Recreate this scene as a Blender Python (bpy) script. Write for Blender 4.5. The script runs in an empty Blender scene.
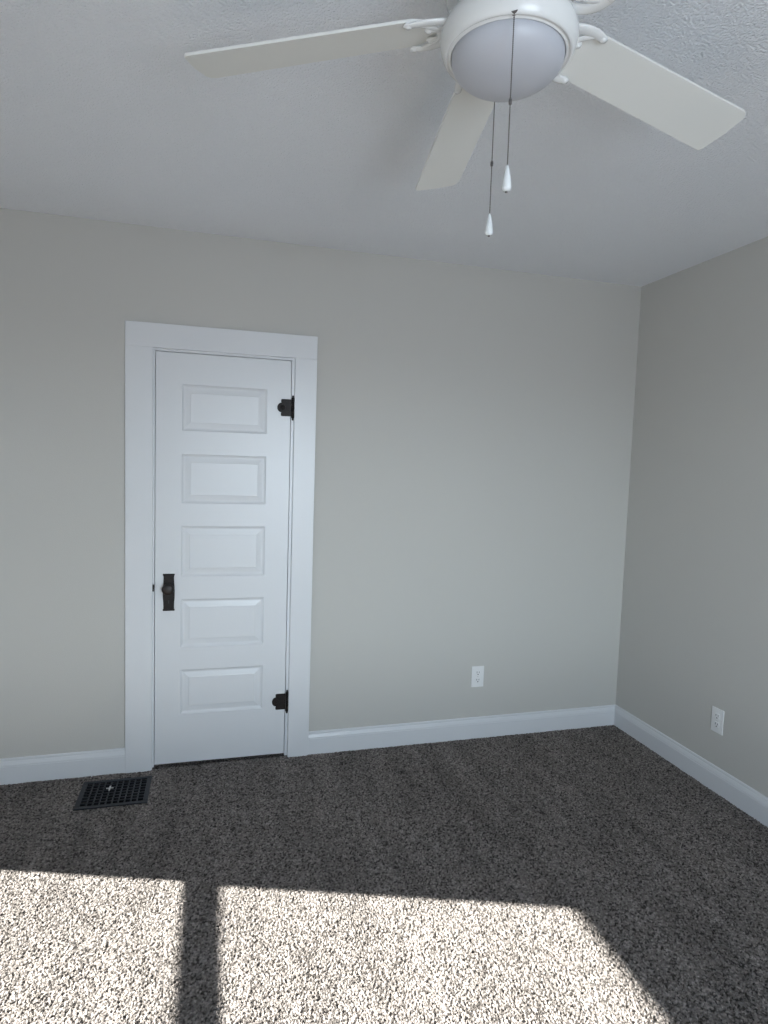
import bpy, bmesh, math, random
import numpy as np
from mathutils import Vector, Matrix
random.seed(7)
SC = bpy.context.scene
COL = SC.collection
D = math.radians

# ------------------------------------------------------------------ camera
def make_camera():
    cx, cy, cz = -2.33126, -3.13432, 1.51524
    yaw, pitch, roll, fpx = 0.268616, -0.0775563, 0.0318285, 627.232
    f = Vector((math.sin(yaw)*math.cos(pitch), math.cos(yaw)*math.cos(pitch), math.sin(pitch)))
    r = Vector((math.cos(yaw), -math.sin(yaw), 0)); u = r.cross(f)
    r2 = r*math.cos(roll) + u*math.sin(roll); u2 = u*math.cos(roll) - r*math.sin(roll)
    cam = bpy.data.cameras.new('camera'); o = bpy.data.objects.new('camera', cam); COL.objects.link(o)
    b = -f
    o.matrix_world = Matrix(((r2.x, u2.x, b.x, cx), (r2.y, u2.y, b.y, cy), (r2.z, u2.z, b.z, cz), (0, 0, 0, 1)))
    cam.sensor_fit = 'VERTICAL'; cam.sensor_height = 36.0; cam.lens = fpx/1024*36.0
    cam.clip_start = 0.05
    SC.camera = o
make_camera()

# ------------------------------------------------------------------ light and exposure
EXPOSURE = 0.0
SUN_STRENGTH = 41.0
SUN_DIR = Vector((1.0, -0.333, -0.594))            # the way the sunlight travels
SKY_STRENGTH = 20.0
SKY_FRONT, SKY_LEFT = (1.27, 1.45, 1.65, 1), (0.035, 0.04, 0.05, 1)
SKY_FRONT_HIGH = (0.30, 0.38, 0.50, 1)
GROUND_FRONT, GROUND_LEFT = (0.54, 0.59, 0.68, 1), (0.045, 0.05, 0.055, 1)   # ground glow set bright in front, dim on the left, to balance room light

XL, YF, H, T = -4.45, -4.30, 2.5567, 0.15          # left wall, front wall, ceiling height, wall thickness
WIN_L = (-1.09, -0.14, 0.42, 2.13)                  # left wall window: y0, y1, z0, z1 of the opening
WIN_ADDED = (-3.30, -1.55, 0.42, 2.13)                # unseen left wall opening, added so more sun bounces up to the ceiling
WIN_F = (-2.05, -0.95, 0.55, 2.20)                  # front wall window: x0, x1, z0, z1

def setup_light():
    w = bpy.data.worlds.new('world'); SC.world = w; w.use_nodes = True
    nt = w.node_tree; nt.nodes.clear()
    out = nt.nodes.new('ShaderNodeOutputWorld'); bg = nt.nodes.new('ShaderNodeBackground')
    tc = nt.nodes.new('ShaderNodeTexCoord'); sep = nt.nodes.new('ShaderNodeSeparateXYZ')
    L = nt.links.new
    L(tc.outputs['Generated'], sep.inputs[0])
    def ramp(sock, lo, hi):
        m = nt.nodes.new('ShaderNodeMapRange'); m.interpolation_type = 'SMOOTHSTEP'
        m.inputs[1].default_value = lo; m.inputs[2].default_value = hi; L(sock, m.inputs[0]); return m.outputs[0]
    def mix(f, a, b):
        m = nt.nodes.new('ShaderNodeMix'); m.data_type = 'RGBA'; L(f, m.inputs[0])
        for k, v in ((6, a), (7, b)):
            if isinstance(v, tuple): m.inputs[k].default_value = v
            else: L(v, m.inputs[k])
        return m.outputs[2]
    dif = nt.nodes.new('ShaderNodeMath'); dif.operation = 'SUBTRACT'
    L(sep.outputs[1], dif.inputs[0]); L(sep.outputs[0], dif.inputs[1])
    side = ramp(dif.outputs[0], -.35, .35)              # 0 out of the front window, 1 out of the left window
    up = ramp(sep.outputs[2], -.03, .05)
    ground = mix(side, GROUND_FRONT, GROUND_LEFT)
    high = ramp(sep.outputs[2], .10, .42)               # the front sky is palest low down, deeper above
    sky = mix(side, mix(high, SKY_FRONT, SKY_FRONT_HIGH), SKY_LEFT)
    L(mix(up, ground, sky), bg.inputs[0]); bg.inputs[1].default_value = SKY_STRENGTH
    L(bg.outputs[0], out.inputs[0])
    sun = bpy.data.lights.new('sun', 'SUN'); sun.energy = SUN_STRENGTH; sun.angle = D(0.53); sun.color = (1.0, 0.965, 0.93)
    so = bpy.data.objects.new('sun', sun); COL.objects.link(so)
    so.rotation_euler = SUN_DIR.to_track_quat('-Z', 'Y').to_euler(); so.location = (-9, 2, 5)
    def portal(name, loc, rot, sx, sy):
        l = bpy.data.lights.new(name, 'AREA'); l.shape = 'RECTANGLE'; l.size = sx; l.size_y = sy
        l.cycles.is_portal = True
        o = bpy.data.objects.new(name, l); COL.objects.link(o); o.location = loc; o.rotation_euler = rot
    for y0, y1, z0, z1 in (WIN_L, WIN_ADDED):
        portal('window_portal', (XL-T-.01, (y0+y1)/2, (z0+z1)/2), (0, D(-90), 0), z1-z0, y1-y0)
    x0, x1, z0, z1 = WIN_F
    portal('window_portal', ((x0+x1)/2, YF-T-.01, (z0+z1)/2), (D(90), 0, 0), x1-x0, z1-z0)
    vs = SC.view_settings
    SC.display_settings.display_device = 'sRGB'
    vs.view_transform = 'Standard'; vs.look = 'None'; vs.exposure = EXPOSURE; vs.gamma = 1.0; vs.use_curve_mapping = False
    SC.cycles.max_bounces = 14; SC.cycles.diffuse_bounces = 10; SC.cycles.transparent_max_bounces = 12
    SC.cycles.sample_clamp_indirect = 6.0
    SC.cycles.use_denoising = True; SC.cycles.denoiser = 'OPENIMAGEDENOISE'
    SC.cycles.denoising_input_passes = 'RGB_ALBEDO_NORMAL'; SC.cycles.denoising_prefilter = 'ACCURATE'
    SC.cycles.caustics_reflective = False; SC.cycles.caustics_refractive = False
setup_light()

# ------------------------------------------------------------------ materials
def new_mat(name):
    m = bpy.data.materials.new(name); m.use_nodes = True
    return m, m.node_tree, m.node_tree.nodes['Principled BSDF']

def painted(name, col, rough=0.5, bump=0.0, scale=200.0, detail=2.0, spec=0.5, var=0.0, metallic=0.0):
    m, nt, b = new_mat(name)
    b.inputs['Roughness'].default_value = rough; b.inputs['Specular IOR Level'].default_value = spec
    b.inputs['Metallic'].default_value = metallic
    b.inputs['Base Color'].default_value = (*col, 1)
    L = nt.links.new
    g = nt.nodes.new('ShaderNodeNewGeometry')
    n = nt.nodes.new('ShaderNodeTexNoise'); n.inputs['Scale'].default_value = scale; n.inputs['Detail'].default_value = detail
    L(g.outputs['Position'], n.inputs['Vector'])
    if bump:
        bp = nt.nodes.new('ShaderNodeBump'); bp.inputs['Strength'].default_value = 1.0; bp.inputs['Distance'].default_value = bump
        L(n.outputs['Fac'], bp.inputs['Height']); L(bp.outputs[0], b.inputs['Normal'])
    if var:
        n2 = nt.nodes.new('ShaderNodeTexNoise'); n2.inputs['Scale'].default_value = scale*0.2; n2.inputs['Detail'].default_value = 3
        L(g.outputs['Position'], n2.inputs['Vector'])
        rp = nt.nodes.new('ShaderNodeValToRGB'); e = rp.color_ramp.elements
        e[0].position = .3; e[1].position = .7
        e[0].color = (*[c*(1-var) for c in col], 1); e[1].color = (*[min(1, c*(1+var)) for c in col], 1)
        L(n2.outputs['Fac'], rp.inputs[0]); L(rp.outputs[0], b.inputs['Base Color'])
    return m

M = {}
M['wall'] = painted('greige_wall_paint', (0.540, 0.530, 0.502), 0.6, 0.0006, 260, 2, 0.3)
M['trim'] = painted('white_trim_paint', (0.70, 0.712, 0.733), 0.35, 0.0002, 120, 2)
M['fan_white'] = painted('white_fan_enamel', (0.78, 0.79, 0.79), 0.25, 0, 50)
M['blade'] = painted('cream_fan_blade', (0.76, 0.765, 0.74), 0.5, 0.0001, 80, 2, 0.4)
M['glass_white'] = painted('frosted_white_glass', (0.52, 0.535, 0.585), 0.4, 0, 30)
M['bronze'] = painted('oil_rubbed_bronze', (0.010, 0.006, 0.005), 0.5, 0.0004, 300, 2, 0.5, 0.6, 0.4)
M['knob'] = painted('dark_brown_knob', (0.010, 0.005, 0.004), 0.5, 0.0, 200, 2, 0.5, 0.5)
M['black_metal'] = painted('black_register_iron', (0.012, 0.013, 0.018), 0.42, 0.0002, 300, 2, 0.6, 0.3, 0.3)
M['duct'] = painted('dark_duct', (0.006, 0.006, 0.007), 0.8)
M['steel'] = painted('bare_steel', (0.62, 0.62, 0.60), 0.35, 0, 50, 2, 0.5, 0, 0.3)
M['plastic'] = painted('white_outlet_plastic', (0.80, 0.80, 0.80), 0.35)
M['slot'] = painted('outlet_slot_dark', (0.02, 0.02, 0.02), 0.6)
M['chain'] = painted('dark_nickel_chain', (0.16, 0.15, 0.15), 0.35, 0, 50, 2, 0.5, 0, 0.8)
M['fob'] = painted('white_porcelain', (0.80, 0.83, 0.84), 0.15)

def ceiling_material():
    m, nt, b = new_mat('stippled_ceiling_paint'); L = nt.links.new
    b.inputs['Base Color'].default_value = (0.81, 0.83, 0.87, 1); b.inputs['Roughness'].default_value = 0.85
    b.inputs['Specular IOR Level'].default_value = 0.2
    g = nt.nodes.new('ShaderNodeNewGeometry')
    n = nt.nodes.new('ShaderNodeTexNoise'); n.inputs['Scale'].default_value = 130; n.inputs['Detail'].default_value = 3
    v = nt.nodes.new('ShaderNodeTexVoronoi'); v.inputs['Scale'].default_value = 150
    L(g.outputs['Position'], n.inputs['Vector']); L(g.outputs['Position'], v.inputs['Vector'])
    mx = nt.nodes.new('ShaderNodeMath'); mx.operation = 'SUBTRACT'
    L(n.outputs['Fac'], mx.inputs[0]); L(v.outputs['Distance'], mx.inputs[1])
    bp = nt.nodes.new('ShaderNodeBump'); bp.inputs['Distance'].default_value = 0.0028; bp.inputs['Strength'].default_value = 1
    L(mx.outputs[0], bp.inputs['Height']); L(bp.outputs[0], b.inputs['Normal'])
    return m
M['ceiling'] = ceiling_material()

def carpet_material():
    m, nt, b = new_mat('greige_twist_carpet'); L = nt.links.new; N = nt.nodes.new
    b.inputs['Roughness'].default_value = 1.0; b.inputs['Specular IOR Level'].default_value = 0.05
    b.inputs['Sheen Weight'].default_value = 0.0
    g = N('ShaderNodeNewGeometry')
    dn = N('ShaderNodeTexNoise'); dn.inputs['Scale'].default_value = 160; dn.inputs['Detail'].default_value = 2
    L(g.outputs['Position'], dn.inputs['Vector'])
    sb = N('ShaderNodeVectorMath'); sb.operation = 'SUBTRACT'; sb.inputs[1].default_value = (.5, .5, .5); L(dn.outputs['Color'], sb.inputs[0])
    scv = N('ShaderNodeVectorMath'); scv.operation = 'SCALE'; scv.inputs['Scale'].default_value = 0.007; L(sb.outputs[0], scv.inputs[0])
    ad = N('ShaderNodeVectorMath'); ad.operation = 'ADD'; L(g.outputs['Position'], ad.inputs[0]); L(scv.outputs[0], ad.inputs[1])
    v = N('ShaderNodeTexVoronoi'); v.inputs['Scale'].default_value = 190; L(ad.outputs[0], v.inputs['Vector'])
    # yarn colour of each tuft
    sp = N('ShaderNodeSeparateColor'); L(v.outputs['Color'], sp.inputs[0])
    ya = N('ShaderNodeAttribute'); ya.attribute_name = 'yarn'
    tu = N('ShaderNodeAttribute'); tu.attribute_name = 'tufted'
    pick = N('ShaderNodeMix'); pick.data_type = 'FLOAT'
    L(tu.outputs['Fac'], pick.inputs[0]); L(sp.outputs[0], pick.inputs[2]); L(ya.outputs['Fac'], pick.inputs[3])
    rp = N('ShaderNodeValToRGB'); e = rp.color_ramp.elements
    e[0].position = 0.0; e[0].color = (0.050, 0.044, 0.040, 1)
    e[1].position = 1.0; e[1].color = (0.43, 0.385, 0.358, 1)
    for p, c in ((.16, (0.09, .080, .073, 1)), (.34, (.19, .169, .157, 1)), (.70, (.275, .246, .229, 1))):
        q = e.new(p); q.color = c
    L(pick.outputs[0], rp.inputs[0])
    # the way the pile was last brushed: wide soft swathes
    mp = N('ShaderNodeMapping'); mp.inputs['Rotation'].default_value = (0, 0, D(14)); mp.inputs['Scale'].default_value = (9, 1.3, 1)
    L(g.outputs['Position'], mp.inputs['Vector'])
    sw = N('ShaderNodeTexNoise'); sw.inputs['Scale'].default_value = 1.0; sw.inputs['Detail'].default_value = 3; L(mp.outputs[0], sw.inputs['Vector'])
    mr = N('ShaderNodeMapRange'); mr.inputs[1].default_value = .3; mr.inputs[2].default_value = .7; mr.inputs[3].default_value = .82; mr.inputs[4].default_value = 1.17
    L(sw.outputs['Fac'], mr.inputs[0])
    mul = N('ShaderNodeVectorMath'); mul.operation = 'SCALE'; L(rp.outputs[0], mul.inputs[0]); L(mr.outputs[0], mul.inputs['Scale'])
    L(mul.outputs[0], b.inputs['Base Color'])
    # tuft bump
    fn = N('ShaderNodeTexNoise'); fn.inputs['Scale'].default_value = 330; fn.inputs['Detail'].default_value = 2; L(g.outputs['Position'], fn.inputs['Vector'])
    mm = N('ShaderNodeMath'); mm.operation = 'MULTIPLY_ADD'; mm.inputs[1].default_value = .5
    L(fn.outputs['Fac'], mm.inputs[0])
    neg = N('ShaderNodeMath'); neg.operation = 'MULTIPLY'; neg.inputs[1].default_value = -1.0; L(v.outputs['Distance'], neg.inputs[0])
    L(neg.outputs[0], mm.inputs[2])
    bp = N('ShaderNodeBump'); bp.inputs['Distance'].default_value = 0.004; bp.inputs['Strength'].default_value = 1.0
    L(mm.outputs[0], bp.inputs['Height']); L(bp.outputs[0], b.inputs['Normal'])
    return m
M['carpet'] = carpet_material()

def pane_material():
    m = bpy.data.materials.new('window_glass'); m.use_nodes = True; nt = m.node_tree; nt.nodes.clear(); L = nt.links.new
    o = nt.nodes.new('ShaderNodeOutputMaterial'); mx = nt.nodes.new('ShaderNodeMixShader')
    t = nt.nodes.new('ShaderNodeBsdfTransparent'); gl = nt.nodes.new('ShaderNodeBsdfGlossy'); fr = nt.nodes.new('ShaderNodeFresnel')
    t.inputs[0].default_value = (.95, .97, .96, 1); gl.inputs['Roughness'].default_value = 0.02; fr.inputs[0].default_value = 1.45
    L(fr.outputs[0], mx.inputs[0]); L(t.outputs[0], mx.inputs[1]); L(gl.outputs[0], mx.inputs[2]); L(mx.outputs[0], o.inputs[0])
    return m
M['pane'] = pane_material()

# ------------------------------------------------------------------ mesh helpers
def obj(name, bm, mat, parent=None, bevel=0.0, smooth=False, seg=2, angle=35):
    bmesh.ops.recalc_face_normals(bm, faces=bm.faces)
    me = bpy.data.meshes.new(name); bm.to_mesh(me); bm.free()
    for m in (mat if isinstance(mat, (list, tuple)) else [mat]): me.materials.append(m)
    o = bpy.data.objects.new(name, me); COL.objects.link(o)
    if parent: o.parent = parent
    if bevel:
        md = o.modifiers.new('bevel', 'BEVEL'); md.width = bevel; md.segments = seg; md.limit_method = 'ANGLE'; md.angle_limit = D(angle)
    if smooth:
        for p in me.polygons: p.use_smooth = True
    return o

def empty(name, loc=(0, 0, 0), rot=(0, 0, 0), parent=None):
    o = bpy.data.objects.new(name, None); COL.objects.link(o); o.location = loc; o.rotation_euler = rot
    o.empty_display_size = 0.05
    if parent: o.parent = parent
    return o

def tag(o, label=None, cat=None, group=None, kind=None):
    if label: o['label'] = label
    if cat: o['category'] = cat
    if group: o['group'] = group
    if kind: o['kind'] = kind
    return o

def box(bm, x0, x1, y0, y1, z0, z1, mi=0):
    v = [bm.verts.new((x, y, z)) for x in (x0, x1) for y in (y0, y1) for z in (z0, z1)]
    for f in ((0, 1, 3, 2), (4, 6, 7, 5), (0, 4, 5, 1), (2, 3, 7, 6), (0, 2, 6, 4), (1, 5, 7, 3)):
        bm.faces.new([v[i] for i in f]).material_index = mi

def lathe(bm, prof, n=64, mi=0, c=(0, 0, 0), axis='Z'):
    rings = []
    for r, z in prof:
        ring = []
        for i in range(n if r > 1e-6 else 1):
            a = 2*math.pi*i/n
            p = (r*math.cos(a), r*math.sin(a), z)
            if axis == 'Y': p = (p[0], z, p[1])
            if axis == 'X': p = (z, p[0], p[1])
            ring.append(bm.verts.new((p[0]+c[0], p[1]+c[1], p[2]+c[2])))
        rings.append(ring)
    for A, B in zip(rings, rings[1:]):
        for i in range(n):
            j = (i+1) % n
            if len(A) == 1 and len(B) == 1: continue
            if len(A) == 1: f = [A[0], B[i], B[j]]
            elif len(B) == 1: f = [A[i], B[0], A[j]]
            else: f = [A[i], B[i], B[j], A[j]]
            bm.faces.new(f).material_index = mi

def prism(bm, pts, z0, z1, mi=0, fn=None):
    """outline extruded from z0 to z1; fn maps (x, y, z) to its place"""
    fn = fn or (lambda x, y, z: (x, y, z))
    a = [bm.verts.new(fn(x, y, z0)) for x, y in pts]; b = [bm.verts.new(fn(x, y, z1)) for x, y in pts]
    bm.faces.new(list(reversed(a))).material_index = mi; bm.faces.new(b).material_index = mi
    n = len(pts)
    for i in range(n):
        bm.faces.new([a[i], a[(i+1) % n], b[(i+1) % n], b[i]]).material_index = mi

def tube(bm, pts, rad, n=10, flat=1.0, mi=0, up=Vector((0, 0, 1))):
    """swept tube; rad one number or one per point; flat squashes it along 'up'"""
    pts = [Vector(p) for p in pts]; rings = []
    for i, p in enumerate(pts):
        d = (pts[min(i+1, len(pts)-1)] - pts[max(i-1, 0)]).normalized()
        s = d.cross(up)
        s = s.normalized() if s.length > 1e-4 else Vector((1, 0, 0))
        t = s.cross(d).normalized()
        r = rad[i] if isinstance(rad, (list, tuple)) else rad
        rings.append([bm.verts.new(p + s*(r*math.cos(2*math.pi*k/n)) + t*(r*flat*math.sin(2*math.pi*k/n))) for k in range(n)])
    for A, B in zip(rings, rings[1:]):
        for k in range(n):
            bm.faces.new([A[k], A[(k+1) % n], B[(k+1) % n], B[k]]).material_index = mi
    bm.faces.new(list(reversed(rings[0]))).material_index = mi; bm.faces.new(rings[-1]).material_index = mi

def profile_run(bm, prof, p0, p1, out, ends=(0.0, 0.0)):
    """sweep a (depth, height) profile from p0 to p1 along the floor; out is the way it faces;
    ends push the two ends in with depth (mitres)"""
    p0 = Vector((*p0, floor_z(p0[0]))); p1 = Vector((*p1, floor_z(p1[0]))); out = Vector((*out, 0)); d = (p1-p0).normalized()
    A = [bm.verts.new(p0 + out*u + d*(ends[0]*u) + Vector((0, 0, z))) for u, z in prof]
    B = [bm.verts.new(p1 + out*u - d*(ends[1]*u) + Vector((0, 0, z))) for u, z in prof]
    n = len(prof)
    for i in range(n): bm.faces.new([A[i], A[(i+1) % n], B[(i+1) % n], B[i]])
    bm.faces.new(A); bm.faces.new(list(reversed(B)))

def S(name, bm, mat, parent=None, **k):
    o = obj(name, bm, mat, parent, **k)
    if not parent: o['kind'] = 'structure'
    return o

# ------------------------------------------------------------------ room shell
def floor_z(x):                                      # the old floor falls a little towards the left wall
    return .009 + .0055*x
PILE = 0.0060                                        # height of the carpet's tufts
DX0, DX1, DZ = -2.5925, -1.9595, 2.003              # door opening
VENT = (-2.890, -2.592, -0.320, -0.082)             # register opening in the carpet

def build_carpet():
    """twist-pile carpet: every tuft a small dome of its own height and yarn shade, with the gaps between
    them; a plain slab under it and round it out to the walls; a hole for the register"""
    rng = np.random.default_rng(11)
    X0, X1, Y0, Y1, st = -3.50, 0.0, -2.15, 0.0, 0.0025
    nx, ny = int((X1-X0)/st)+1, int((Y1-Y0)/st)+1
    gx, gy = np.meshgrid(np.linspace(X0, X1, nx), np.linspace(Y0, Y1, ny), indexing='ij')
    cell = 0.0054; cnx, cny = int((X1-X0)/cell)+4, int((Y1-Y0)/cell)+4
    tx = X0 + (np.arange(cnx)[:, None]-1.5)*cell + (rng.random((cnx, cny))-.5)*cell*.95
    ty = Y0 + (np.arange(cny)[None, :]-1.5)*cell + (rng.random((cnx, cny))-.5)*cell*.95
    th = rng.random((cnx, cny)); tc = rng.random((cnx, cny))
    ix = ((gx-X0)/cell).astype(int)+2; iy = ((gy-Y0)/cell).astype(int)+2
    best = np.full(gx.shape, -9.0); col = np.zeros(gx.shape)
    wob = rng.random((4, 2))*6.28
    wx = gx + .0012*np.sin(gx*810+wob[0, 0]+np.sin(gy*470+wob[1, 0])*2); wy = gy + .0012*np.sin(gy*790+wob[2, 0]+np.sin(gx*500+wob[3, 0])*2)
    for i in (-1, 0, 1):
        for j in (-1, 0, 1):
            a = np.clip(ix+i, 0, cnx-1); c = np.clip(iy+j, 0, cny-1)
            d2 = (wx-tx[a, c])**2 + (wy-ty[a, c])**2
            h = PILE*(.45*th[a, c] - d2/(.0043**2))
            m = h > best; best = np.where(m, h, best); col = np.where(m, tc[a, c], col)
    z = np.clip(best, -PILE*1.1, None) + (rng.random(gx.shape)-.5)*PILE*.22
    # brushed swathes lie a little lower
    z -= .0006*(np.sin(gx*21 + gy*4 + 1.3*np.sin(gy*3.1)) > .55)
    vx, vy = VENT[:2], VENT[2:]
    m = .012
    hole = (gx > vx[0]+m-st) & (gx < vx[1]-m+st) & (gy > vy[0]+m-st) & (gy < vy[1]-m+st)
    inside = (gx > vx[0]+m) & (gx < vx[1]-m) & (gy > vy[0]+m) & (gy < vy[1]-m)
    z = np.where(hole, -.002, z)
    idx = np.arange(nx*ny).reshape(nx, ny)
    q = np.stack([idx[:-1, :-1], idx[1:, :-1], idx[1:, 1:], idx[:-1, 1:]], -1)
    keep = ~(inside[:-1, :-1] & inside[1:, 1:] & inside[1:, :-1] & inside[:-1, 1:])
    q = q[keep]
    co = np.stack([gx, gy, z], -1).reshape(-1, 3)
    V = [co]; F = [q]; n = len(co); shade = [col.reshape(-1)]; near = [np.ones(n)]
    def addbox(x0, x1, y0, y1, z0, z1):
        nonlocal n
        c = np.array([(x, y, zz) for x in (x0, x1) for y in (y0, y1) for zz in (z0, z1)])
        f = np.array(((0, 1, 3, 2), (4, 6, 7, 5), (0, 4, 5, 1), (2, 3, 7, 6), (0, 2, 6, 4), (1, 5, 7, 3)))
        V.append(c); F.append(f+n); n += 8; shade.append(np.full(8, .5)); near.append(np.zeros(8))
    x0, x1, y0, y1 = vx[0]+m, vx[1]-m, vy[0]+m, vy[1]-m
    for r in ((XL-T, x0, YF-T, T), (x1, T, YF-T, T), (x0, x1, YF-T, y0), (x0, x1, y1, T)):
        addbox(*r, -.12, -.012)
    addbox(XL, X0, YF, 0, -.012, .001); addbox(X0, X1, YF, Y0, -.012, .001)
    V = np.concatenate(V); V[:, 2] += np.where(V[:, 2] > -.1, floor_z(V[:, 0]), 0); V = V.astype(np.float32); F = np.concatenate(F).astype(np.int32)
    me = bpy.data.meshes.new('floor')
    me.vertices.add(len(V)); me.vertices.foreach_set('co', V.ravel())
    me.loops.add(F.size); me.loops.foreach_set('vertex_index', F.ravel())
    me.polygons.add(len(F)); me.polygons.foreach_set('loop_start', np.arange(0, F.size, 4, dtype=np.int32))
    me.update(calc_edges=True); me.validate()
    for nm, dat in (('yarn', np.concatenate(shade)), ('tufted', np.concatenate(near))):
        at = me.attributes.new(nm, 'FLOAT', 'POINT'); at.data.foreach_set('value', dat.astype(np.float32))
    me.materials.append(M['carpet'])
    o = bpy.data.objects.new('floor', me); COL.objects.link(o); o['kind'] = 'structure'
    sm = np.zeros(len(F), dtype=bool); sm[:len(q)] = True
    me.polygons.foreach_set('use_smooth', sm)

def build_shell():
    build_carpet()
    b = bmesh.new(); box(b, XL-T, T, YF-T, T, H, H+.15); S('ceiling', b, M['ceiling'])
    b = bmesh.new()                                  # back wall with the door recess
    box(b, XL-T, DX0-.0205, 0, T, 0, H); box(b, DX1+.0205, T, 0, T, 0, H); box(b, DX0-.0205, DX1+.0205, 0, T, DZ+.0205, H)
    box(b, DX0-.0205, DX1+.0205, .075, T, 0, DZ+.0205)
    S('wall_back', b, M['wall'])
    b = bmesh.new(); box(b, 0, T, YF, 0, 0, H); S('wall_right', b, M['wall'])
    b = bmesh.new(); ya = 0
    for y0, y1, z0, z1 in (WIN_L, WIN_ADDED):
        box(b, XL-T, XL, y1, ya, 0, H); box(b, XL-T, XL, y0, y1, 0, z0); box(b, XL-T, XL, y0, y1, z1, H); ya = y0
    box(b, XL-T, XL, YF, ya, 0, H)
    S('wall_left', b, M['wall'])
    x0, x1, z0, z1 = WIN_F
    b = bmesh.new()
    box(b, XL-T, x0, YF-T, YF, 0, H); box(b, x1, T, YF-T, YF, 0, H); box(b, x0, x1, YF-T, YF, 0, z0); box(b, x0, x1, YF-T, YF, z1, H)
    S('wall_front', b, M['wall'])
build_shell()

def window(name, w, z0, z1, place):
    """double-hung window built with its room face on y = 0, outside towards +y; place puts it in its wall"""
    root = empty(name); root['kind'] = 'structure'
    root.matrix_world = place
    cs = 0.10
    b = bmesh.new()                                  # casing
    box(b, -w/2-cs, -w/2, -.019, -.001, z0, z1); box(b, w/2, w/2+cs, -.019, -.001, z0, z1); box(b, -w/2-cs, w/2+cs, -.021, -.001, z1, z1+cs)
    obj('window_casing', b, M['trim'], root, .002)
    b = bmesh.new(); box(b, -w/2-cs-.02, w/2+cs+.02, -.05, -.001, z0-.028, z0); box(b, -w/2-cs, w/2+cs, -.017, -.001, z0-.118, z0-.028)
    obj('window_stool', b, M['trim'], root, .003)
    zm = (z0+z1)/2; st = .045
    for nm, ya, zb, zt in (('upper_sash', .085, zm-.005, z1-.003), ('lower_sash', .045, z0+.004, zm+.035)):
        b = bmesh.new(); xa = w/2-.003
        box(b, -xa, -xa+st, ya, ya+.035, zb, zt); box(b, xa-st, xa, ya, ya+.035, zb, zt)
        tr, br = (.074, .04) if nm == 'upper_sash' else (.045, .075)
        box(b, -xa+st, xa-st, ya, ya+.035, zt-tr, zt); box(b, -xa+st, xa-st, ya, ya+.035, zb, zb+br)
        s = obj(nm, b, M['trim'], root, .002)
        b = bmesh.new(); box(b, -xa+st-.004, xa-st+.004, ya+.016, ya+.020, zb+br-.004, zt-tr+.004)
        obj('pane', b, M['pane'], s)
    return root
for nm, (y0, y1, z0, z1) in (('window_1', WIN_L), ('added_window', WIN_ADDED)):
    window(nm, y1-y0, z0, z1, Matrix.Translation((XL, (y0+y1)/2, 0)) @ Matrix.Rotation(D(90), 4, 'Z'))
x0, x1, z0, z1 = WIN_F
window('window_2', x1-x0, z0, z1, Matrix.Translation(((x0+x1)/2, YF, 0)) @ Matrix.Rotation(D(180), 4, 'Z'))

# ------------------------------------------------------------------ baseboards
BASE = [(0, -.010), (.0145, -.010), (.0145, .0810), (.0125, .0822), (.0125, .0846), (.0146, .0860), (.0142, .0895), (.0085, .1035),
        (.0064, .1042), (.0064, .1068), (.0086, .1080), (.0082, .1135), (.0050, .1180), (0, .1180)]
CX0, CX1, CZ = -2.7203, -1.8389, 2.1236             # outer edges of the door casing
def base(name, p0, p1, out, ends):
    b = bmesh.new(); profile_run(b, BASE, p0, p1, out, ends); S(name, b, M['trim'])
base('baseboard_back', (CX1+.0005, 0), (-.0005, 0), (0, -1), (0, 1))
base('baseboard_back_left', (XL+.0005, 0), (CX0-.0005, 0), (0, -1), (1, 0))
base('baseboard_right', (0, -.0005), (0, YF+.0005), (-1, 0), (1, 1))
base('baseboard_left', (XL, YF+.0005), (XL, -.0005), (1, 0), (1, 1))
base('baseboard_front', (XL+.0005, YF), (-.0005, YF), (0, 1), (1, 1))

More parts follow.
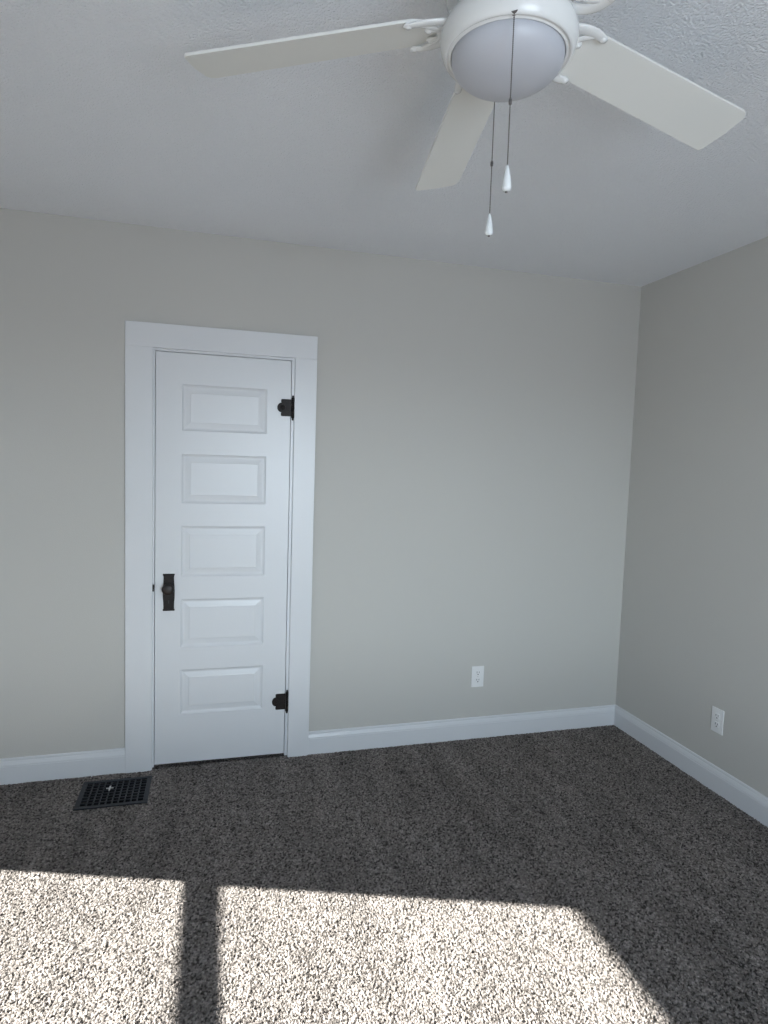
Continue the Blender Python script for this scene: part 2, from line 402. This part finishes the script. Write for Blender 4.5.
# ------------------------------------------------------------------ door and its casing
def build_door():
    trim = empty('trim_1', ((CX0+CX1)/2, 0, 0)); trim['kind'] = 'structure'
    ox = (CX0+CX1)/2
    cl, cr = DX0-.008, DX1+.014                      # inner edges of the casing
    def part(name, m, dims, bev=.0013):
        b = bmesh.new(); x0, x1, y0, y1, z0, z1 = dims; box(b, x0-ox, x1-ox, y0, y1, z0, z1)
        return obj(name, b, m, trim, bev)
    part('casing_leg', M['trim'], (CX0, cl, -.020, -.0005, -.014, DZ+.010))
    part('casing_leg', M['trim'], (cr, CX1, -.020, -.0005, -.014, DZ+.010))
    part('casing_head', M['trim'], (CX0, CX1, -.020, -.0005, DZ+.0102, CZ))
    b = bmesh.new()                                  # jamb lining and stops
    for dims in ((DX0-.020, DX0, 0, .074, 0, DZ), (DX1, DX1+.020, 0, .074, 0, DZ), (DX0-.020, DX1+.020, 0, .074, DZ, DZ+.020)):
        box(b, dims[0]-ox, dims[1]-ox, *dims[2:])
    for dims in ((DX0, DX0+.012, .047, .074, 0, DZ), (DX1-.012, DX1, .047, .074, 0, DZ), (DX0+.012, DX1-.012, .047, .074, DZ-.012, DZ)):
        box(b, dims[0]-ox, dims[1]-ox, *dims[2:])
    obj('door_jamb', b, M['trim'], trim)
    b = bmesh.new(); box(b, DX0-.0075-ox, DX0-.0005-ox, -.010, -.0002, .872, .905)
    tag(obj('strike_plate', b, M['bronze'], trim, .001), 'dark bronze strike plate lip')

    # leaf: five raised panels between flat stiles and rails
    x0, x1, z0, z1 = -2.5896, -1.9625, .013, 2.0000
    dr = empty('door_1', ((x0+x1)/2, 0, 0)); dr['kind'] = 'structure'; dx = (x0+x1)/2
    px0, px1 = -2.472, -2.076
    pan = [(.257, .480), (.592, .829), (.940, 1.184), (1.294, 1.529), (1.639, 1.856)]
    yf, yb = .001, .036
    b = bmesh.new()
    xs = [x0, px0, px1, x1]; zs = [z0] + [z for p in pan for z in p] + [z1]
    V = {}
    def vt(x, y, z):
        k = (round(x, 5), round(y, 5), round(z, 5))
        if k not in V: V[k] = b.verts.new((x-dx, y, z))
        return V[k]
    for i in range(3):
        for j in range(len(zs)-1):
            if i == 1 and j % 2 == 1: continue
            b.faces.new([vt(xs[i], yf, zs[j]), vt(xs[i+1], yf, zs[j]), vt(xs[i+1], yf, zs[j+1]), vt(xs[i], yf, zs[j+1])])
    for za, zb in pan:
        # inset (how far in) and depth of each ring: sticking, groove, bevel, raised field
        rings = [(0, 0), (.003, .0035), (.008, .0070), (.012, .0085), (.016, .0085), (.038, .0045), (.0395, .0032), (.041, .0030)]
        prev = None
        for ins, dep in rings:
            c = [vt(px0+ins, yf+dep, za+ins), vt(px1-ins, yf+dep, za+ins), vt(px1-ins, yf+dep, zb-ins), vt(px0+ins, yf+dep, zb-ins)]
            if prev:
                for k in range(4): b.faces.new([prev[k], prev[(k+1) % 4], c[(k+1) % 4], c[k]])
            prev = c
        b.faces.new(prev)
    # edges and back
    for i in range(3):
        b.faces.new([vt(xs[i], yf, z0), vt(xs[i+1], yf, z0), vt(xs[i+1], yb, z0), vt(xs[i], yb, z0)])
        b.faces.new([vt(xs[i], yf, z1), vt(xs[i+1], yf, z1), vt(xs[i+1], yb, z1), vt(xs[i], yb, z1)])
    for j in range(len(zs)-1):
        b.faces.new([vt(x0, yf, zs[j]), vt(x0, yf, zs[j+1]), vt(x0, yb, zs[j+1]), vt(x0, yb, zs[j])])
        b.faces.new([vt(x1, yf, zs[j]), vt(x1, yf, zs[j+1]), vt(x1, yb, zs[j+1]), vt(x1, yb, zs[j])])
    per = [(x, z0) for x in xs] + [(x1, z) for z in zs[1:]] + [(x, z1) for x in (px1, px0, x0)] + [(x0, z) for z in reversed(zs[1:-1])]
    b.faces.new([vt(x, yb, z) for x, z in per])
    obj('door_leaf', b, M['trim'], dr)

    # escutcheon with flared ends, knob, keyhole
    cx, cz = -2.527-dx, .865
    half = [(.0265, .0900), (.0275, .0840), (.0245, .0800), (.0235, .0700), (.0245, .0480), (.0262, .0280), (.0272, .008), (.0272, -.008),
            (.0268, -.028), (.0250, -.0480), (.0240, -.0700), (.0245, -.0800), (.0275, -.0840), (.0268, -.0900)]
    out = [(x, z) for x, z in half] + [(-x, z) for x, z in reversed(half)]
    b = bmesh.new()
    prism(b, out, 0, .004, fn=lambda x, y, z: (cx+x, .0008-z, cz+y))
    prism(b, [(x*.82, z*.92) for x, z in out], .0041, .006, fn=lambda x, y, z: (cx+x, .0008-z, cz+y))
    for zz in (.083, -.083):
        lathe(b, [(.0035, 0), (.0035, .0012), (.002, .0022), (0, .0024)], 12, c=(cx, 0, cz+zz), axis='Y')
        for v in b.verts[-37:]: v.co.y = -.0032 - v.co.y
    es = obj('escutcheon', b, M['bronze'], dr, .0008); tag(es, 'tall dark bronze backplate with flared ends')
    b = bmesh.new()
    lathe(b, [(.0135, 0), (.0135, -.004), (.0095, -.006), (.0085, -.016), (.012, -.021), (.021, -.026), (.0268, -.033), (.0280, -.040),
              (.0265, -.046), (.021, -.0505), (.012, -.053), (0, -.054)], 40, c=(cx-.0012, -.0050, cz+.022), axis='Y')
    tag(obj('door_knob', b, M['knob'], dr, smooth=True), 'round dark brown door knob')
    b = bmesh.new()
    key = [(.0032*math.cos(a), .0032*math.sin(a)+.004) for a in [D(-50+i*280/12) for i in range(13)]] + [(-.0024, -.008), (.0024, -.008)]
    prism(b, key, 0, .0005, fn=lambda x, y, z: (cx+x, -.0054-z, cz-.045+y))
    obj('keyhole', b, M['slot'], dr)
    # hinges: ornamented leaf with a round lobe, knuckles with finials
    for hz in (1.772, .287):
        hx = x1 - dx + .006
        b = bmesh.new()
        w, hh, lr = .050, .0415, .0235
        o2 = [(0, -hh), (0, hh), (-w+.004, hh), (-w, hh-.003), (-w, hh-.014)]
        a0 = math.asin(.021/lr) 
        for i in range(15):
            a = math.pi/2 + (math.pi)*i/14
            o2.append((-w+.002+lr*.85*math.cos(a), .0235*math.sin(a)))
        o2 += [(-w, -hh+.014), (-w, -hh+.003), (-w+.004, -hh)]
        prism(b, o2, 0, .003, fn=lambda x, y, z: (hx-.003+x, .0008-z, hz+y))
        prism(b, [(-.010+x*.72, y*.75) for x, y in o2], .0031, .0045, fn=lambda x, y, z: (hx-.003+x, .0008-z, hz+y))
        lathe(b, [(.014, -.0032), (.0135, -.0055), (.010, -.0062), (.0075, -.0045), (.0045, -.0068), (0, -.0074)], 24, c=(hx-.045, 0, hz), axis='Y')
        h = obj('hinge', b, M['bronze'], dr, .0006); tag(h, 'dark bronze ornamental hinge leaf')
        b = bmesh.new()
        prof = [(0, -.062), (.003, -.060), (.0048, -.056), (.003, -.052), (.0065, -.050)]
        for k in range(5):
            za = -.050 + k*.020
            prof += [(.0072, za+.001), (.0072, za+.019), (.0062, za+.0195), (.0062, za+.0205)]
        prof += [(.0065, .050), (.003, .052), (.0048, .056), (.003, .060), (0, .062)]
        lathe(b, prof, 16, c=(hx+.0045, -.0070, hz))
        obj('hinge_knuckle', b, M['bronze'], h, smooth=True)
build_door()

# ------------------------------------------------------------------ floor register
def build_register():
    x0, x1, y0, y1 = VENT
    cx, cy = (x0+x1)/2, (y0+y1)/2; hx, hy = (x1-x0)/2, (y1-y0)/2
    r = empty('floor_register', (cx, cy, floor_z(cx)))
    tag(r, 'black iron floor register with square grille set in the carpet below the door', 'floor vent')
    b = bmesh.new(); e = .020
    def zt(x, y): return .007
    for d in ((-hx, hx, -hy, -hy+e), (-hx, hx, hy-e, hy), (-hx, -hx+e, -hy+e, hy-e), (hx-e, hx, -hy+e, hy-e)):
        box(b, *d, .0005, .007)
    obj('frame', b, M['black_metal'], r, .0015)
    b = bmesh.new(); nx, ny, bw = 10, 8, .0030
    gx, gy = hx-e, hy-e
    for i in range(1, nx):
        x = -gx + 2*gx*i/nx; box(b, x-bw, x+bw, -gy, gy, .0015, .0055)
    for j in range(1, ny):
        y = -gy + 2*gy*j/ny; box(b, -gx, gx, y-bw, y+bw, .0010, .006)
    obj('grille', b, M['black_metal'], r, .0008)
    b = bmesh.new(); t = .002; q = .0065
    box(b, -gx-q, gx+q, -gy-q, gy+q, -.111, -.109)
    for d in ((-gx-q, -gx-q+t, -gy-q, gy+q), (gx+q-t, gx+q, -gy-q, gy+q), (-gx-q, gx+q, -gy-q, -gy-q+t), (-gx-q, gx+q, gy+q-t, gy+q)):
        box(b, *d, -.109, -.003)
    obj('duct_boot', b, M['duct'], r)
    b = bmesh.new()                                  # small pale cross lying on the grille bars
    lx, ly = -.0260, .036
    box(b, lx-.016, lx+.016, ly-.003, ly+.003, .0061, .0085); box(b, lx-.0035, lx+.0035, ly-.020, ly+.020, .0061, .0090)
    tag(obj('grille_cross', b, M['steel'], r, .001), 'small pale cross on the grille')
build_register()

# ------------------------------------------------------------------ outlets
def build_outlet(loc, rz, label):
    r = empty('electrical_outlet', loc, (0, 0, rz)); tag(r, label, 'electrical outlet', 'wall outlets')
    b = bmesh.new(); w, h = .0360, .0590                 # plate with two openings
    prism(b, [(-w, -h), (w, -h), (w, h), (-w, h)], 0, .0045, fn=lambda x, y, z: (x, -.0003-z, y))
    pl = obj('cover_plate', b, M['plastic'], r, .0022, seg=3)
    for s in (1, -1):
        b = bmesh.new(); pts = []
        for i in range(28):
            a = 2*math.pi*i/28; pts.append((max(-.0155, min(.0155, .0178*math.cos(a))), max(-.0145, min(.0145, .0178*math.sin(a)))))
        prism(b, pts, .0045, .0066, fn=lambda x, y, z: (x, -.0003-z, y+s*.0205))
        f = obj('receptacle', b, M['plastic'], r, .0005)
        b = bmesh.new(); Y0, Y1 = -.0072, -.0067; zc = s*.0205
        box(b, -.0078, -.0054, Y0, Y1, zc-.0005, zc+.0095); box(b, .0054, .0078, Y0, Y1, zc+.0005, zc+.0085)
        prism(b, [(.0030*math.cos(2*math.pi*i/14), max(-.0024, .0034*math.sin(2*math.pi*i/14))) for i in range(14)], .0064, .0069, fn=lambda x, y, z: (x, -.0003-z, y+zc-.0075))
        obj('slots', b, M['slot'], f)
    b = bmesh.new(); lathe(b, [(.0034, -.0046), (.0034, -.0056), (.002, -.0064), (0, -.0066)], 16, axis='Y')
    obj('screw', b, M['steel'], r, smooth=True)
build_outlet((-.9005, 0, .353), 0, 'white duplex electrical outlet on the back wall, right of the door')
build_outlet((0, -.766, .346), D(-90), 'white duplex electrical outlet on the right wall above the baseboard')

# ------------------------------------------------------------------ ceiling fan
def build_fan():
    FX, FY = -1.7745, -1.9268
    fan = empty('ceiling_fan', (FX, FY, H))
    tag(fan, 'white five-blade ceiling fan with a frosted bowl light and two pull chains', 'ceiling fan')
    Z = lambda z: z - H
    b = bmesh.new()
    lathe(b, [(0, Z(H-.0005)), (.085, Z(H-.0005)), (.088, Z(2.545)), (.086, Z(2.515)), (.070, Z(2.500)), (0, Z(2.5))], 64)
    obj('canopy', b, M['fan_white'], fan, smooth=False, bevel=.002)
    b = bmesh.new()
    lathe(b, [(0, Z(2.4995)), (.060, Z(2.4995)), (.100, Z(2.492)), (.122, Z(2.470)), (.127, Z(2.440)), (.124, Z(2.432)), (.116, Z(2.424)), (.092, Z(2.420)), (.088, Z(2.398)), (0, Z(2.398))], 72)
    obj('motor_housing', b, M['fan_white'], fan, smooth=True)
    b = bmesh.new()                                  # light kit: wide ring with a lip round the bowl
    lathe(b, [(0, Z(2.3975)), (.085, Z(2.3975)), (.112, Z(2.392)), (.127, Z(2.380)), (.1335, Z(2.364)), (.1345, Z(2.352)), (.132, Z(2.340)),
              (.1285, Z(2.331)), (.1255, Z(2.3265)), (.1225, Z(2.3245)), (.1205, Z(2.3250)), (.1190, Z(2.3270)), (.1165, Z(2.3275)), (.1145, Z(2.3245)), (.1130, Z(2.3235)), (.1118, Z(2.3250)), (.1115, Z(2.334)), (0, Z(2.334))], 96)
    obj('light_kit_ring', b, M['fan_white'], fan, smooth=True)
    b = bmesh.new(); prof = [(.1105, Z(2.333))]
    for i in range(0, 15):
        a = D(90*i/14); prof.append((.1105*math.cos(a)**.9 if i < 14 else 0, Z(2.322 - .052*math.sin(a))))
    lathe(b, prof, 96)
    tag(obj('glass_bowl', b, M['glass_white'], fan, smooth=True), 'frosted white glass bowl shade')

    ang = [155.5, 82.5, 11.5, -65.0, -133.5]
    tilt, zb, droop = D(13.3), 2.400, D(4.3)
    for k, a in enumerate(ang):
        R = Matrix.Translation((0, 0, Z(zb))) @ Matrix.Rotation(D(a), 4, 'Z') @ Matrix.Rotation(droop, 4, 'Y') @ Matrix.Rotation(-tilt, 4, 'X')
        # blade outline: concave root, straight sides, tip cut with rounded corners
        pts = []; w0, w1 = .0580, .0665
        for i in range(17):                          # root
            t = -1 + 2*i/16; pts.append((.140 + .046*t*t, -w0*t))
        def corner(cx, cy, r, a0, a1, n=6):
            return [(cx + r*math.cos(D(a0+(a1-a0)*i/n)), cy + r*math.sin(D(a0+(a1-a0)*i/n))) for i in range(n+1)]
        pts = [(x, -y) for x, y in pts]              # from -w0 to +w0 reversed below
        pts = sorted(pts, key=lambda q: q[1], reverse=True)
        tip = corner(.660-.022, -w1+.022, .022, -90, 0) + [(.664, 0)] + corner(.660-.012, w1-.012, .012, 0, 90)
        outline = [(.215, -w0-.001)] + tip + [(.215, w0+.001)] + pts
        b = bmesh.new(); prism(b, outline, -.003, .003)
        bl = obj('blade', b, M['blade'], fan, .0012); bl.matrix_local = R
        # blade iron: a flat cast shell, two thick outer arms that end in horns along the blade's
        # edges, a crescent that hugs its root, two short prongs with screw lugs
        b = bmesh.new(); zi = -.0085
        def spline(q, m=5):
            q = [Vector(p) for p in q]; P = []
            for i in range(len(q)-1):
                p0 = q[max(i-1, 0)]; p1 = q[i]; p2 = q[i+1]; p3 = q[min(i+2, len(q)-1)]
                for t in range(m):
                    u = t/m
                    P.append(.5*((2*p1) + (p2-p0)*u + (2*p0-5*p1+4*p2-p3)*u*u + (3*p1-p0-3*p2+p3)*u**3))
            return P + [q[-1]]
        for s in (1, -1):
            P = spline([(.085, s*.012, .018), (.104, s*.026, .008), (.122, s*.042, zi+.004), (.145, s*.0545, zi+.001), (.172, s*.0590, zi), (.205, s*.0545, zi)])
            n = len(P); rad = [.0085 + .0030*math.sin(math.pi*i/(n-1)) for i in range(n)]; rad[-1] = .0045; rad[-2] = .0075
            tube(b, P, rad, 14, .42)
            P = spline([(.085, s*.006, .018), (.110, s*.012, .006), (.130, s*.017, zi+.003), (.150, s*.021, zi), (.166, s*.0235, zi)])
            n = len(P); rad = [.0080]*n; rad[-1] = .0045; rad[-2] = .0070
            tube(b, P, rad, 12, .42)
            lathe(b, [(.0070, zi+.004), (.0070, zi-.0030), (.004, zi-.0052), (0, zi-.0056)], 16, c=(.195, s*.0560, 0))
            lathe(b, [(.0060, zi+.004), (.0060, zi-.0030), (.004, zi-.0050), (0, zi-.0054)], 16, c=(.158, s*.0225, 0))
        P = [(.136 + .046*(t/10)**2, .0575*t/10, zi) for t in range(-10, 11)]
        tube(b, P, .0062, 12, .5)
        prism(b, [(.075, -.018), (.100, -.024), (.118, -.022), (.118, .022), (.100, .024), (.075, .018)], .002, .020)
        obj('blade_iron', b, M['fan_white'], bl, smooth=True)
    # pull chains
    def chain(x, y, ztop, zfob0, zfob1, bead_z):
        b = bmesh.new(); n = int((ztop-zfob0)/.0034)
        for i in range(n):
            z = ztop - (i+.5)*(ztop-zfob0)/n
            lathe(b, [(0, Z(z+.0015)), (.0011, Z(z+.0010)), (.00155, Z(z)), (.0011, Z(z-.0010)), (0, Z(z-.0015))], 6, c=(x-FX, y-FY, 0))
        lathe(b, [(.0006, Z(ztop)), (.0006, Z(zfob0))], 5, c=(x-FX, y-FY, 0))
        lathe(b, [(0, Z(bead_z+.006)), (.0028, Z(bead_z+.0045)), (.0032, Z(bead_z)), (.0028, Z(bead_z-.0045)), (0, Z(bead_z-.006))], 10, c=(x-FX, y-FY, 0))
        ch = obj('pull_chain', b, M['chain'], fan, smooth=True)
        b = bmesh.new(); h = zfob0-zfob1
        prof = [(0, 0), (.0022, -.002), (.0030, -.10*h), (.0050, -.28*h), (.0076, -.56*h), (.0090, -.80*h), (.0088, -.90*h), (.0070, -.97*h), (.0035, -h), (0, -h)]
        lathe(b, [(r, Z(zfob0+q)) for r, q in prof], 24, c=(x-FX, y-FY, 0))
        obj('fob', b, M['fob'], ch, smooth=True)
        b = bmesh.new(); lathe(b, [(0, Z(zfob1+.0002)), (.0028, Z(zfob1+.0002)), (.0024, Z(zfob1-.0018)), (0, Z(zfob1-.0022))], 14, c=(x-FX, y-FY, 0))
        obj('fob_end', b, M['chain'], ch, smooth=True)
        return ch
    c1 = chain(-1.8185, -2.0425, 2.330, 2.064, 2.017, 2.174)
    b = bmesh.new(); tube(b, [(-1.805-FX, -2.010-FY, Z(2.3335)), (-1.8175-FX, -2.040-FY, Z(2.3320)), (-1.8200-FX, -2.0455-FY, Z(2.3305))], .0064, 12)
    obj('chain_outlet', b, M['chain'], c1, smooth=True)
    c2 = chain(-1.7470, -1.8110, 2.330, 2.072, 2.024, 2.177)
build_fan()
